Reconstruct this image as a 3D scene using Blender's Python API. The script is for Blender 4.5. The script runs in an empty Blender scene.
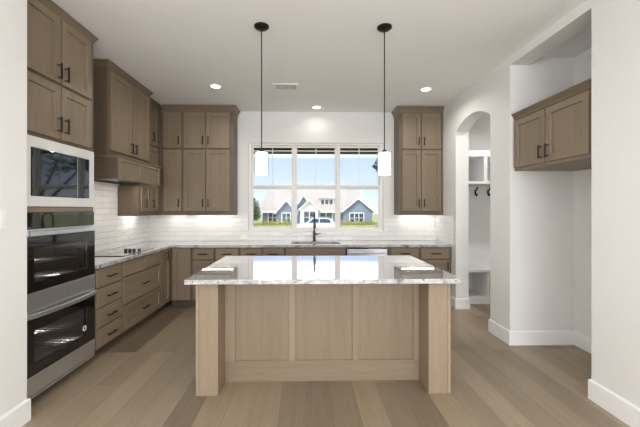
import bpy, bmesh, math, random
from mathutils import Vector, Matrix
random.seed(7)
S = bpy.context.scene
C = S.collection

# ---------------------------------------------------------------- camera, world, sun, added fill lamps, exposure
cam_d = bpy.data.cameras.new('camera')
cam = bpy.data.objects.new('camera', cam_d); C.objects.link(cam)
S.camera = cam
cam_d.sensor_width = 36.0
cam_d.lens = 335 * 36 / 640
cam_d.shift_x = 8 / 640
cam_d.shift_y = -4.5 / 640
cam_d.clip_start = 0.05
cam_d.clip_end = 2000
cam.location = (0, 0, 1.44)
cam.rotation_euler = (math.pi / 2, 0, -math.atan(6 / 335))

S.view_settings.view_transform = 'Standard'
S.view_settings.look = 'None'
S.view_settings.gamma = 1.0
S.view_settings.use_curve_mapping = False
S.view_settings.exposure = 0.33
S.cycles.max_bounces = 10
S.cycles.diffuse_bounces = 6
S.cycles.glossy_bounces = 4
S.cycles.transparent_max_bounces = 12
S.cycles.sample_clamp_indirect = 6.0
S.cycles.caustics_reflective = False
S.cycles.caustics_refractive = False

SKY_STRENGTH = 1.0
SUN_STRENGTH = 2.6
REAR_W = 170.0
SIDE_W = 90.0
CAN_W = 6.0
PENDANT_W = 5.0
STRIP_E = 26.0

W = bpy.data.worlds.new('world'); S.world = W
W.use_nodes = True
nt = W.node_tree; nt.nodes.clear()
out = nt.nodes.new('ShaderNodeOutputWorld'); bg = nt.nodes.new('ShaderNodeBackground')
tc = nt.nodes.new('ShaderNodeTexCoord'); sx = nt.nodes.new('ShaderNodeSeparateXYZ'); rp = nt.nodes.new('ShaderNodeValToRGB')
nt.links.new(tc.outputs['Generated'], sx.inputs[0]); nt.links.new(sx.outputs['Z'], rp.inputs[0])
rp.color_ramp.elements[0].position = 0.0; rp.color_ramp.elements[0].color = (0.84, 0.90, 1.0, 1)
rp.color_ramp.elements[1].position = 0.75; rp.color_ramp.elements[1].color = (0.30, 0.52, 0.95, 1)
e = rp.color_ramp.elements.new(0.06); e.color = (0.66, 0.76, 0.98, 1)
e = rp.color_ramp.elements.new(0.17); e.color = (0.52, 0.65, 0.95, 1)
# white cloud band added above the horizon to brighten the slab's window reflection
cl = nt.nodes.new('ShaderNodeValToRGB'); nt.links.new(sx.outputs['Z'], cl.inputs[0])
cl.color_ramp.elements[0].position = 0.148; cl.color_ramp.elements[0].color = (0, 0, 0, 1)
cl.color_ramp.elements[1].position = 0.170; cl.color_ramp.elements[1].color = (1, 1, 1, 1)
e = cl.color_ramp.elements.new(0.45); e.color = (1, 1, 1, 1)
e = cl.color_ramp.elements.new(0.6); e.color = (0, 0, 0, 1)
mixc = nt.nodes.new('ShaderNodeMix'); mixc.data_type = 'RGBA'
nt.links.new(cl.outputs[0], mixc.inputs[0]); nt.links.new(rp.outputs[0], mixc.inputs[6]); mixc.inputs[7].default_value = (1.9, 1.95, 2.0, 1)
nt.links.new(mixc.outputs[2], bg.inputs[0]); bg.inputs[1].default_value = SKY_STRENGTH
nt.links.new(bg.outputs[0], out.inputs[0])

def lamp(name, kind, loc, rot, energy, color=(1, 1, 1), **kw):
    d = bpy.data.lights.new(name, kind); d.energy = energy; d.color = color
    for k, v in kw.items(): setattr(d, k, v)
    o = bpy.data.objects.new(name, d); C.objects.link(o); o.location = loc; o.rotation_euler = rot
    return o
sun = lamp('sun', 'SUN', (0, 0, 20), (math.radians(42), 0, math.radians(-38)), SUN_STRENGTH, (1, 0.96, 0.9), angle=0.01)
# rear lamp: added fill in an unseen wall opening behind the camera
# side lamps: added fill in unseen invented wall openings, tilted up
lamp('fill_left', 'AREA', (-1.91, -2.4, 1.5), (0, math.radians(-112), 0), SIDE_W, (0.98, 0.99, 1.0), shape='RECTANGLE', size=2.3, size_y=2.4)
lamp('fill_right', 'AREA', (2.17, -2.4, 1.5), (0, math.radians(112), 0), SIDE_W, (0.98, 0.99, 1.0), shape='RECTANGLE', size=2.3, size_y=2.4)
lamp('fill_rear', 'AREA', (0.2, -4.52, 1.55), (math.radians(98), 0, 0), REAR_W, (0.96, 0.98, 1.0), shape='RECTANGLE', size=3.4, size_y=2.4)

# ---------------------------------------------------------------- materials
def srgb(r, g, b):
    f = lambda c: (c / 255 / 12.92) if c / 255 <= 0.04045 else ((c / 255 + 0.055) / 1.055) ** 2.4
    return (f(r), f(g), f(b), 1)

class NT:
    def __init__(s, name):
        s.m = bpy.data.materials.new(name); s.m.use_nodes = True
        s.t = s.m.node_tree; s.t.nodes.clear()
        s.out = s.n('ShaderNodeOutputMaterial'); s.b = s.n('ShaderNodeBsdfPrincipled')
        s.l(s.b.outputs[0], s.out.inputs[0])
    def n(s, t, **kw):
        x = s.t.nodes.new(t)
        for k, v in kw.items(): setattr(x, k, v)
        return x
    def l(s, a, b): s.t.links.new(a, b)
    def ramp(s, fac, stops):
        r = s.n('ShaderNodeValToRGB'); s.l(fac, r.inputs[0]); el = r.color_ramp.elements
        el[0].position, el[0].color = stops[0]; el[1].position, el[1].color = stops[-1]
        for p, c in stops[1:-1]:
            q = el.new(p); q.color = c
        return r.outputs[0]
    def noise(s, vec, scale, detail=3, rough=0.5, dist=0.0):
        x = s.n('ShaderNodeTexNoise'); x.inputs['Scale'].default_value = scale; x.inputs['Detail'].default_value = detail
        x.inputs['Roughness'].default_value = rough; x.inputs['Distortion'].default_value = dist
        if vec is not None: s.l(vec, x.inputs['Vector'])
        return x.outputs['Fac']
    def mapping(s, scale=(1, 1, 1), rot=(0, 0, 0)):
        c = s.n('ShaderNodeTexCoord'); m = s.n('ShaderNodeMapping')
        m.inputs['Scale'].default_value = scale; m.inputs['Rotation'].default_value = rot
        s.l(c.outputs['Object'], m.inputs['Vector']); return m.outputs[0]
    def bump(s, h, strength, dist=0.01):
        b = s.n('ShaderNodeBump'); b.inputs['Strength'].default_value = strength; b.inputs['Distance'].default_value = dist
        s.l(h, b.inputs['Height']); s.l(b.outputs[0], s.b.inputs['Normal'])
    def set(s, **kw):
        for k, v in kw.items():
            s.b.inputs[{'col': 'Base Color', 'rough': 'Roughness', 'metal': 'Metallic', 'spec': 'Specular IOR Level', 'emc': 'Emission Color', 'ems': 'Emission Strength', 'coat': 'Coat Weight'}[k]].default_value = v
        return s

def plain(name, col, rough=0.5, metal=0.0, spec=0.5, var=0.03, scale=6, ems=0, emc=None):
    s = NT(name); s.set(rough=rough, metal=metal, spec=spec)
    v = s.mapping()
    f = s.noise(v, scale, 3)
    c = col
    lo = tuple(max(0, x * (1 - var)) for x in c[:3]) + (1,); hi = tuple(min(1, x * (1 + var)) for x in c[:3]) + (1,)
    s.l(s.ramp(f, [(0.3, lo), (0.7, hi)]), s.b.inputs['Base Color'])
    if ems:
        s.set(ems=ems, emc=emc or col)
    return s.m

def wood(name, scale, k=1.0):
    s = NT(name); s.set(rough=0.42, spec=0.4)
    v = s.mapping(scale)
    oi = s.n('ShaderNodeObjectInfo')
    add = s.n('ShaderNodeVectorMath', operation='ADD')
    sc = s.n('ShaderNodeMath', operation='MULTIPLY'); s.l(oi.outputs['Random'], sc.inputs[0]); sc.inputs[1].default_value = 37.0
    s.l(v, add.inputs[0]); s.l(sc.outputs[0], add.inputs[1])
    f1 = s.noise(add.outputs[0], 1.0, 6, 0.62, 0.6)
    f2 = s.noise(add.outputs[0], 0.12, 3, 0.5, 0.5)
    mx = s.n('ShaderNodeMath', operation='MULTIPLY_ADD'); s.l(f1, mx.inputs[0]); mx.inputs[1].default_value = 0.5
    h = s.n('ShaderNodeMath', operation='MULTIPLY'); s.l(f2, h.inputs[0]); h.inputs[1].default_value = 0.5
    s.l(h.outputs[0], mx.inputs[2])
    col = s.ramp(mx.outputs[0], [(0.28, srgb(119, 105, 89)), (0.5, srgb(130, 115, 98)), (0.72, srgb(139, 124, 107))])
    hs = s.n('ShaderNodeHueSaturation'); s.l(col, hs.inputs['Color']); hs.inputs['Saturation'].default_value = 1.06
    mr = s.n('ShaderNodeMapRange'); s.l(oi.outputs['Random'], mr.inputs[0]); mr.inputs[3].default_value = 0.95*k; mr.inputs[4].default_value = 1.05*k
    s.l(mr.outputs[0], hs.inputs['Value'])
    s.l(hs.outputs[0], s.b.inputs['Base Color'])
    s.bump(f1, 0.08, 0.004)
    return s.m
WV = wood('stained_wood_upright_grain', (34, 34, 2.2))
WH = wood('stained_wood_level_grain', (2.2, 34, 34))
WC = wood('dark_case_wood_gap_shade', (34, 34, 2.2), 0.6)  # sides stained darker; shade of the door gaps also put into this colour
WP = wood('side_lit_post_wood', (34, 34, 2.2), 1.26)  # lighter copy of the wood, side light on the posts put into its colour
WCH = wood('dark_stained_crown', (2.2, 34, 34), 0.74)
WM = wood('island_panel_wood', (34, 34, 2.2), 1.08)
WMH = wood('island_rail_wood', (2.2, 34, 34), 1.08)
WS = wood('island_stile_wood', (34, 34, 2.2), 1.18)

def granite():
    s = NT('veined_stone'); s.set(rough=0.04, spec=0.6, coat=1.0); s.b.inputs['Coat Roughness'].default_value = 0.015; s.b.inputs['Coat IOR'].default_value = 1.6
    v = s.mapping((1, 1, 1))
    f = s.noise(s.mapping((1.0, 2.6, 1.5), (0, 0, 0.35)), 2.6, 8, 0.62, 1.6)
    base = s.ramp(f, [(0.30, srgb(96, 97, 100)), (0.40, srgb(148, 148, 150)), (0.50, srgb(186, 185, 184)), (0.58, srgb(158, 158, 159)), (0.63, srgb(102, 103, 107)), (0.69, srgb(180, 179, 178))])
    sp = s.noise(v, 55, 4, 0.6)
    spm = s.ramp(sp, [(0.33, srgb(70, 68, 68)), (0.41, (1, 1, 1, 1))])
    mx = s.n('ShaderNodeMix', data_type='RGBA', blend_type='MULTIPLY'); mx.inputs[0].default_value = 0.75
    s.l(base, mx.inputs[6]); s.l(spm, mx.inputs[7])
    s.l(mx.outputs[2], s.b.inputs['Base Color']); return s.m
STONE = granite()

def tile(name, ax):
    s = NT(name); s.set(rough=0.16, spec=0.55)
    c = s.n('ShaderNodeTexCoord'); sp = s.n('ShaderNodeSeparateXYZ'); cb = s.n('ShaderNodeCombineXYZ')
    s.l(c.outputs['Object'], sp.inputs[0]); s.l(sp.outputs[ax], cb.inputs[0]); s.l(sp.outputs['Z'], cb.inputs[1])
    b = s.n('ShaderNodeTexBrick'); s.l(cb.outputs[0], b.inputs['Vector'])
    b.inputs['Scale'].default_value = 1.0; b.inputs['Brick Width'].default_value = 0.305; b.inputs['Row Height'].default_value = 0.0762
    b.inputs['Mortar Size'].default_value = 0.0022; b.inputs['Mortar Smooth'].default_value = 0.3
    b.inputs['Color1'].default_value = srgb(236, 235, 232); b.inputs['Color2'].default_value = srgb(226, 225, 223); b.inputs['Mortar'].default_value = srgb(208, 206, 203)
    s.l(b.outputs['Color'], s.b.inputs['Base Color'])
    f = s.noise(s.mapping((9, 9, 26)), 1.0, 2, 0.5, 0.4)
    ad = s.n('ShaderNodeMath', operation='MULTIPLY_ADD'); s.l(b.outputs['Fac'], ad.inputs[0]); ad.inputs[1].default_value = -0.5; s.l(f, ad.inputs[2])
    s.bump(ad.outputs[0], 0.8, 0.008)
    return s.m
TILE_X = tile('white_wavy_tile_a', 'X'); TILE_Y = tile('white_wavy_tile_b', 'Y')

def planks():
    s = NT('oak_planks'); s.set(rough=0.36, spec=0.42)
    c = s.n('ShaderNodeTexCoord'); sp = s.n('ShaderNodeSeparateXYZ'); cb = s.n('ShaderNodeCombineXYZ')
    s.l(c.outputs['Object'], sp.inputs[0]); s.l(sp.outputs['Y'], cb.inputs[0]); s.l(sp.outputs['X'], cb.inputs[1])
    b = s.n('ShaderNodeTexBrick'); s.l(cb.outputs[0], b.inputs['Vector'])
    b.offset = 0.37; b.offset_frequency = 3
    b.inputs['Scale'].default_value = 1.0; b.inputs['Brick Width'].default_value = 1.7; b.inputs['Row Height'].default_value = 0.19
    b.inputs['Mortar Size'].default_value = 0.0012; b.inputs['Mortar Smooth'].default_value = 0.2; b.inputs['Bias'].default_value = 0.0
    b.inputs['Color1'].default_value = (0, 0, 0, 1); b.inputs['Color2'].default_value = (1, 1, 1, 1); b.inputs['Mortar'].default_value = (0.5, 0.5, 0.5, 1)
    m = s.mapping((26, 1.6, 1)); off = s.n('ShaderNodeVectorMath', operation='MULTIPLY_ADD')
    s.l(b.outputs['Color'], off.inputs[0]); off.inputs[1].default_value = (31, 17, 5); s.l(m, off.inputs[2])
    g = s.noise(off.outputs[0], 1.0, 6, 0.6, 0.8)
    col_p = s.ramp(b.outputs['Color'], [(0.0, srgb(110, 97, 82)), (0.1, srgb(132, 118, 100)), (0.4, srgb(145, 130, 110)), (0.75, srgb(152, 136, 115)), (1.0, srgb(162, 146, 124))])
    gr = s.ramp(g, [(0.25, srgb(214, 208, 198)), (0.6, (1, 1, 1, 1))])
    mx = s.n('ShaderNodeMix', data_type='RGBA', blend_type='MULTIPLY'); mx.inputs[0].default_value = 0.5
    s.l(col_p, mx.inputs[6]); s.l(gr, mx.inputs[7])
    seam = s.n('ShaderNodeMix', data_type='RGBA'); s.l(b.outputs['Fac'], seam.inputs[0]); s.l(mx.outputs[2], seam.inputs[6]); seam.inputs[7].default_value = srgb(104, 88, 70)
    s.l(seam.outputs[2], s.b.inputs['Base Color'])
    ad = s.n('ShaderNodeMath', operation='MULTIPLY_ADD'); s.l(b.outputs['Fac'], ad.inputs[0]); ad.inputs[1].default_value = -1.0; s.l(g, ad.inputs[2])
    s.bump(ad.outputs[0], 0.12, 0.004)
    return s.m
FLOOR = planks()

def steel():
    s = NT('brushed_steel'); s.set(rough=0.32, metal=0.9)
    f = s.noise(s.mapping((2, 2, 160)), 1.0, 4)
    s.l(s.ramp(f, [(0.3, srgb(204, 206, 209)), (0.7, srgb(220, 222, 224))]), s.b.inputs['Base Color']); return s.m
STEEL = steel()
PALE = plain('pale_satin_steel', srgb(226, 224, 221), 0.4, metal=0.25)

def glassmix(name, tint, gloss=1.0, rough=0.0):
    s = NT(name); s.t.nodes.remove(s.b)
    tr = s.n('ShaderNodeBsdfTransparent'); tr.inputs[0].default_value = tint
    gl = s.n('ShaderNodeBsdfGlossy'); gl.inputs['Roughness'].default_value = rough
    fr = s.n('ShaderNodeFresnel'); fr.inputs[0].default_value = 1.5
    mu = s.n('ShaderNodeMath', operation='MULTIPLY'); s.l(fr.outputs[0], mu.inputs[0]); mu.inputs[1].default_value = gloss; mu.use_clamp = True
    mx = s.n('ShaderNodeMixShader'); s.l(mu.outputs[0], mx.inputs[0]); s.l(tr.outputs[0], mx.inputs[1]); s.l(gl.outputs[0], mx.inputs[2])
    s.l(mx.outputs[0], s.out.inputs[0]); return s.m
PANE = glassmix('window_glass', (0.97, 0.985, 0.985, 1), 0.12)
OVENGLASS = glassmix('dark_oven_glass', (0.66, 0.66, 0.67, 1), 0.6)
CLEAR = glassmix('clear_glass', (0.97, 0.97, 0.97, 1), 0.3)

PAINT = plain('wall_paint', srgb(226, 225, 223), 0.7, var=0.01, scale=3)
CEIL = plain('ceiling_paint', srgb(238, 238, 238), 0.85, var=0.01, scale=3)
TRIM = plain('white_trim_paint', srgb(236, 236, 236), 0.35, var=0.01)
VINYL = plain('white_window_frame', srgb(232, 230, 226), 0.4, var=0.01)
BRONZE = plain('dark_bronze', srgb(36, 31, 28), 0.38, metal=0.6)
GUNMETAL = plain('dark_faucet_metal', srgb(70, 66, 63), 0.3, metal=0.8)
BLACKG = plain('black_gloss_glass', (0.006, 0.006, 0.006, 1), 0.04, spec=0.9)
BLACKM = plain('black_matte', (0.012, 0.012, 0.012, 1), 0.5)
CAVITY = plain('oven_enamel', srgb(96, 96, 98), 0.35)
CHROME = plain('chrome_wire', srgb(215, 215, 215), 0.18, metal=1.0)
OPAL = plain('glowing_opal_glass', srgb(250, 246, 238), 0.3, ems=0.75, emc=(1, 0.95, 0.87, 1))
LENS = plain('glowing_lamp_lens', srgb(255, 252, 245), 0.4, ems=6.0, emc=(1, 0.96, 0.9, 1))
STRIP = plain('glowing_strip_lens', srgb(255, 252, 245), 0.4, ems=STRIP_E, emc=(1, 0.95, 0.87, 1))
PLATE = plain('white_plastic', srgb(238, 236, 232), 0.35, var=0.01)
DARKGAP = plain('grey_slot_metal', srgb(190, 188, 186), 0.6)
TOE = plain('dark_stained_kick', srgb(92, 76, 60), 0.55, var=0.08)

# ---------------------------------------------------------------- mesh helpers
class MB:
    def __init__(s): s.v = []; s.f = []
    def add(s, vs, fs):
        o = len(s.v); s.v += [tuple(p) for p in vs]; s.f += [tuple(o + i for i in f) for f in fs]; return s
    def box(s, x0, x1, y0, y1, z0, z1):
        s.add([(x0,y0,z0),(x1,y0,z0),(x1,y1,z0),(x0,y1,z0),(x0,y0,z1),(x1,y0,z1),(x1,y1,z1),(x0,y1,z1)],
              [(3,2,1,0),(4,5,6,7),(0,1,5,4),(1,2,6,5),(2,3,7,6),(3,0,4,7)]); return s
    def tube(s, pts, r, n=12, caps=True):
        pts = [Vector(p) for p in pts]; rs = r if isinstance(r, (list, tuple)) else [r] * len(pts)
        rings = []; prev = None
        for i, p in enumerate(pts):
            d = (pts[min(i+1, len(pts)-1)] - pts[max(i-1, 0)]).normalized()
            if prev is None:
                a = Vector((0,0,1)) if abs(d.z) < 0.9 else Vector((1,0,0)); u = d.cross(a).normalized()
            else:
                u = (prev - d * prev.dot(d)).normalized()
            w = d.cross(u); prev = u
            rings.append([p + (u*math.cos(2*math.pi*k/n) + w*math.sin(2*math.pi*k/n)) * rs[i] for k in range(n)])
        vs = [q for rg in rings for q in rg]; fs = []
        for i in range(len(pts)-1):
            for k in range(n):
                fs.append((i*n+k, i*n+(k+1)%n, (i+1)*n+(k+1)%n, (i+1)*n+k))
        if caps: fs += [tuple(range(n-1,-1,-1)), tuple(range((len(pts)-1)*n, len(pts)*n))]
        return s.add(vs, fs)
    def lathe(s, prof, cx=0, cy=0, n=28, closed=False):
        vs = []; fs = []
        for r, z in prof:
            vs += [(cx + r*math.cos(2*math.pi*k/n), cy + r*math.sin(2*math.pi*k/n), z) for k in range(n)]
        m = len(prof)
        for i in range(m if closed else m-1):
            j = (i+1) % m
            for k in range(n): fs.append((i*n+k, i*n+(k+1)%n, j*n+(k+1)%n, j*n+k))
        if not closed: fs += [tuple(range(n-1,-1,-1)), tuple(range((m-1)*n, m*n))]
        return s.add(vs, fs)
    def sweep(s, path, prof):                              # prof: closed loop of (out, z); out = to the right of the path
        P = [Vector((a, b)) for a, b in path]; nrm = []
        for i in range(len(P)-1):
            d = (P[i+1]-P[i]).normalized(); nrm.append(Vector((d.y, -d.x)))
        vs = []; m = len(prof); fs = []
        for i, p in enumerate(P):
            if i == 0: o = nrm[0]
            elif i == len(P)-1: o = nrm[-1]
            else:
                o = nrm[i-1] + nrm[i]; o = o / max(1e-6, o.dot(nrm[i]))
            vs += [(p.x + o.x*q, p.y + o.y*q, z) for q, z in prof]
        for i in range(len(P)-1):
            for k in range(m): fs.append((i*m+k, i*m+(k+1)%m, (i+1)*m+(k+1)%m, (i+1)*m+k))
        fs += [tuple(range(m-1,-1,-1)), tuple(range((len(P)-1)*m, len(P)*m))]
        return s.add(vs, fs)
    def prism(s, poly, axis, a, b):                        # poly in the other two axes, extruded a..b along axis
        def mk(p, t): return {'x': (t, p[0], p[1]), 'y': (p[0], t, p[1]), 'z': (p[0], p[1], t)}[axis]
        n = len(poly); vs = [mk(p, a) for p in poly] + [mk(p, b) for p in poly]
        fs = [tuple(range(n-1,-1,-1)), tuple(range(n, 2*n))] + [(k, (k+1)%n, n+(k+1)%n, n+k) for k in range(n)]
        return s.add(vs, fs)
    def grid(s, us, vs_, hole, axis, a, b):                # solid plate over cells us x vs_, less the cells for which hole(i, j)
        def mk(u, v, t): return {'x': (t, u, v), 'y': (u, t, v), 'z': (u, v, t)}[axis]
        idx = {}; V = []; Fc = []
        def vi(i, j, k):
            if (i, j, k) not in idx: idx[(i, j, k)] = len(V); V.append(mk(us[i], vs_[j], (a, b)[k]))
            return idx[(i, j, k)]
        nu, nv = len(us)-1, len(vs_)-1
        full = lambda i, j: 0 <= i < nu and 0 <= j < nv and not hole(i, j)
        for i in range(nu):
            for j in range(nv):
                if not full(i, j): continue
                for k in (0, 1): Fc.append(tuple(vi(*q, k) for q in ((i,j),(i+1,j),(i+1,j+1),(i,j+1))))
                for (di, dj), (p, q) in {(-1,0):((i,j),(i,j+1)), (1,0):((i+1,j),(i+1,j+1)), (0,-1):((i,j),(i+1,j)), (0,1):((i,j+1),(i+1,j+1))}.items():
                    if not full(i+di, j+dj): Fc.append((vi(*p,0), vi(*q,0), vi(*q,1), vi(*p,1)))
        return s.add(V, Fc)
    def shaker(s, x0, x1, z0, z1, yf=-0.02, yb=0.0, rail=0.058, rec=0.013):   # framed door with a sunk centre panel, front toward -y
        R = [(0, yb), (0, yf+0.0015), (0.0015, yf), (rail, yf), (rail+0.003, yf+rec)]
        vs = []
        for d, y in R: vs += [(x0+d,y,z0+d),(x1-d,y,z0+d),(x1-d,y,z1-d),(x0+d,y,z1-d)]
        fs = [(3,2,1,0)]
        for i in range(len(R)-1):
            for k in range(4): fs.append((i*4+k, i*4+(k+1)%4, (i+1)*4+(k+1)%4, (i+1)*4+k))
        o = (len(R)-1)*4; fs.append((o,o+1,o+2,o+3)); return s.add(vs, fs)
    def slabfront(s, x0, x1, z0, z1, yf=-0.02, yb=0.0, e=0.006):              # flat drawer front with an eased edge
        R = [(0, yb), (0, yf+e*0.8), (e, yf)]
        vs = []
        for d, y in R: vs += [(x0+d,y,z0+d),(x1-d,y,z0+d),(x1-d,y,z1-d),(x0+d,y,z1-d)]
        fs = [(3,2,1,0)]
        for i in range(len(R)-1):
            for k in range(4): fs.append((i*4+k, i*4+(k+1)%4, (i+1)*4+(k+1)%4, (i+1)*4+k))
        o = (len(R)-1)*4; fs.append((o,o+1,o+2,o+3)); return s.add(vs, fs)
    def build(s, name, mat, parent=None, bevel=0, smooth=False, loc=None, kind=None):
        me = bpy.data.meshes.new(name); me.from_pydata(s.v, [], s.f); me.update()
        bm = bmesh.new(); bm.from_mesh(me); bmesh.ops.recalc_face_normals(bm, faces=bm.faces[:]); bm.to_mesh(me); bm.free()
        me.materials.append(mat)
        if smooth:
            for p in me.polygons: p.use_smooth = True
            try: me.set_sharp_from_angle(angle=math.radians(38))
            except Exception: pass
        return link(name, me, parent, bevel, loc, kind)
def link(name, me, parent=None, bevel=0, loc=None, kind=None):
    o = bpy.data.objects.new(name, me); C.objects.link(o)
    if parent is not None: o.parent = parent
    if loc: o.location = loc
    if bevel:
        b = o.modifiers.new('edge', 'BEVEL'); b.width = bevel; b.segments = 2; b.limit_method = 'ANGLE'
    if kind: o['kind'] = kind
    return o
def thing(name, label, cat, loc=(0,0,0), rot=0, group=None):
    o = bpy.data.objects.new(name, None); C.objects.link(o); o.empty_display_size = 0.1
    o.location = loc; o.rotation_euler = (0, 0, rot); return tag(o, label, cat, group)
def tag(o, label, cat, group=None):
    o['label'] = label; o['category'] = cat; o['kind'] = 'thing'
    if group: o['group'] = group
    return o
def struct(o): o['kind'] = 'structure'; return o
HP = math.pi / 2

# ---------------------------------------------------------------- room shell
XL, XR, YB, ZC = -2.57, 2.16, 5.55, 3.05
MB().box(-2.75, 4.4, -4.75, 5.75, -0.12, 0).build('floor', FLOOR, kind='structure')
MB().box(-2.75, 4.4, -4.75, 5.75, ZC, ZC+0.15).build('ceiling', CEIL, kind='structure')
WX0, WX1, WZ0, WZ1 = -0.95, 1.285, 1.06, 2.535
MB().grid([-2.75, WX0, WX1, 4.4], [0, WZ0, WZ1, ZC], lambda i, j: i == 1 and j == 1, 'y', YB, YB+0.16).build('wall_back', PAINT, kind='structure')
MB().box(-2.75, XL, 2.31, YB, 0, ZC).build('wall_left', PAINT, kind='structure')
MB().grid([-4.6, -3.6, -1.2, 2.31], [0, 0.35, 2.65, ZC], lambda i, j: i == 1 and j == 1, 'x', -2.75, -1.895).build('wall_front_left', PAINT, kind='structure')
MB().grid([-4.6, -3.6, -1.2, 2.497], [0, 0.35, 2.65, ZC], lambda i, j: i == 1 and j == 1, 'x', XR, 2.95).build('wall_front_right', PAINT, kind='structure')
MB().grid([-2.75, -1.5, 1.9, 2.95], [0, 0.35, 2.75, ZC], lambda i, j: i == 1 and j == 1, 'y', -4.75, -4.6).build('wall_rear', PAINT, kind='structure')
# the right wall with its arched opening
a0, a1, zs, rise = 3.89, 4.79, 2.55, 0.135
half = (a1-a0)/2; R = (half*half + rise*rise) / (2*rise); cyc = (a0+a1)/2; czc = zs + rise - R
arc = []
for k in range(25):
    y = a0 + (a1-a0)*k/24; arc.append((y, czc + math.sqrt(max(0, R*R-(y-cyc)**2))))
wr = MB()
wr.box(XR, 2.345, 3.51, a0, 0, ZC); wr.box(XR, 2.345, a1, YB, 0, ZC)
vs = []; fs = []
for k, (y, z) in enumerate(arc): vs += [(XR,y,z),(2.345,y,z),(XR,y,ZC),(2.345,y,ZC)]
for k in range(24):
    p = 4*k; q = p+4
    fs += [(p,q,q+2,p+2), (p+1,p+3,q+3,q+1), (p,p+1,q+1,q), (p+2,q+2,q+3,p+3)]
wr.add(vs, fs)
wr.box(XR, 2.36, 2.497, 3.51, 2.963, ZC)
wr.build('wall_right', PAINT, kind='structure')
MB().box(2.85, 2.95, 2.497, 3.51, 0, ZC).box(2.345, 4.25, 3.51, 3.61, 0, ZC).build('wall_niche', PAINT, kind='structure')
MB().box(4.25, 4.4, 3.51, YB, 0, ZC).build('wall_mudroom', PAINT, kind='structure')

BB = [(0, 0), (0.015, 0), (0.015, 0.138), (0.009, 0.15), (0, 0.15)]
MB().sweep([(-1.895, -4.6), (-1.895, 2.31), (-1.965, 2.31)], BB).build('baseboard_left', TRIM, kind='structure')
MB().sweep([(2.30, 2.497), (XR, 2.497), (XR, -4.6)], BB).build('baseboard_right', TRIM, kind='structure')
MB().sweep([(2.345, a0), (XR, a0), (XR, 3.51), (2.85, 3.51), (2.85, 2.497), (2.30, 2.497)], BB).build('baseboard_niche', TRIM, kind='structure')
MB().sweep([(XR, 4.945), (XR, a1), (2.345, a1), (2.345, 5.0)], BB).build('baseboard_back', TRIM, kind='structure')

# tiled splashback on three walls
MB().grid([-2.561, WX0, WX1, 2.151], [0.915, WZ0, 1.345], lambda i, j: i == 1 and j == 1, 'y', YB-0.009, YB-0.0005).build('backsplash', TILE_X, kind='structure')
MB().grid([3.18, 4.60, 5.54], [0.915, 1.345, 1.80], lambda i, j: i == 1 and j == 1, 'x', XL+0.0005, XL+0.009).build('backsplash', TILE_Y, kind='structure')
MB().grid([4.9, 5.54], [0.915, 1.345], lambda i, j: False, 'x', XR-0.009, XR-0.0005).build('backsplash', TILE_Y, kind='structure')

# triple window above the sink
wn = struct(bpy.data.objects.new('window_1', None)); C.objects.link(wn); wn.location = (0, 0, 0)
us = [-0.195, 0.53]
fr = MB()
y0, y1 = 5.585, 5.68
fr.grid([WX0, WX0+0.045, us[0]-0.021, us[0]+0.021, us[1]-0.021, us[1]+0.021, WX1-0.045, WX1], [WZ0, WZ0+0.035, WZ1-0.035, WZ1],
        lambda i, j: i in (1, 3, 5) and j == 1, 'y', y0, y1)
fr.build('window_frame', VINYL, wn, bevel=0.004)
MB().box(WX0-0.0, WX1, YB-0.012, y0, WZ0, WZ0+0.018).build('window_sill', TRIM, wn, bevel=0.003)
spans = [(WX0+0.045, us[0]-0.021), (us[0]+0.021, us[1]-0.021), (us[1]+0.021, WX1-0.045)]
ZM = 1.808
for k, (p, q) in enumerate(spans):
    for lo, hi, ya, yb in ((WZ0+0.035, ZM+0.036, 5.60, 5.63), (ZM-0.036, WZ1-0.035, 5.632, 5.662)):
        t = 0.025
        sh = MB().grid([p, p+t, q-t, q], [lo, lo+0.04, hi-0.032, hi], lambda i, j: i == 1 and j == 1, 'y', ya, yb).build('sash', VINYL, wn, bevel=0.003)
        g = MB().box(p+t, q-t, (ya+yb)/2-0.002, (ya+yb)/2+0.002, lo+0.04, hi-0.032).build('glass', PANE, sh)
        if ya > 5.61:
            MB().box((p+q)/2-0.007, (p+q)/2+0.007, ya+0.005, ya+0.0125, lo+0.04, hi-0.032).build('muntin', VINYL, sh)
            MB().box(p+t, q-t, ya+0.004, ya+0.012, 2.408, 2.424).build('muntin', VINYL, sh)

# ---------------------------------------------------------------- cabinet kit
def pull_mesh(L, axis):
    m = MB(); h = L/2
    if axis == 'v':
        m.tube([(0,-0.032,-h),(0,-0.032,h)], 0.0074, 10)
        for s_ in (-1, 1): m.tube([(0,0.0005,s_*(h-0.014)),(0,-0.032,s_*(h-0.014))], 0.005, 8)
    else:
        m.tube([(-h,-0.032,0),(h,-0.032,0)], 0.0074, 10)
        for s_ in (-1, 1): m.tube([(s_*(h-0.014),0.0005,0),(s_*(h-0.014),-0.032,0)], 0.005, 8)
    o = m.build('handle', BRONZE, smooth=True); me = o.data; bpy.data.objects.remove(o); return me
PULL_V, PULL_H = pull_mesh(0.125, 'v'), pull_mesh(0.14, 'h')
def pull(door, ax, x, z, yf=-0.02): return link('handle', PULL_V if ax == 'v' else PULL_H, door, loc=(x, yf, z))

CROWN = [(-0.02, 0.0), (0.004, 0.0), (0.010, 0.012), (0.012, 0.030), (0.034, 0.070), (0.046, 0.080), (0.048, 0.096), (-0.02, 0.096)]
def crown(t, path, z0, hgt=0.096):
    k = hgt/0.096
    return MB().sweep(path, [(o*k if o > 0 else o, z0+z*k) for o, z in CROWN]).build('crown_moulding', WCH, t)

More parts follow.
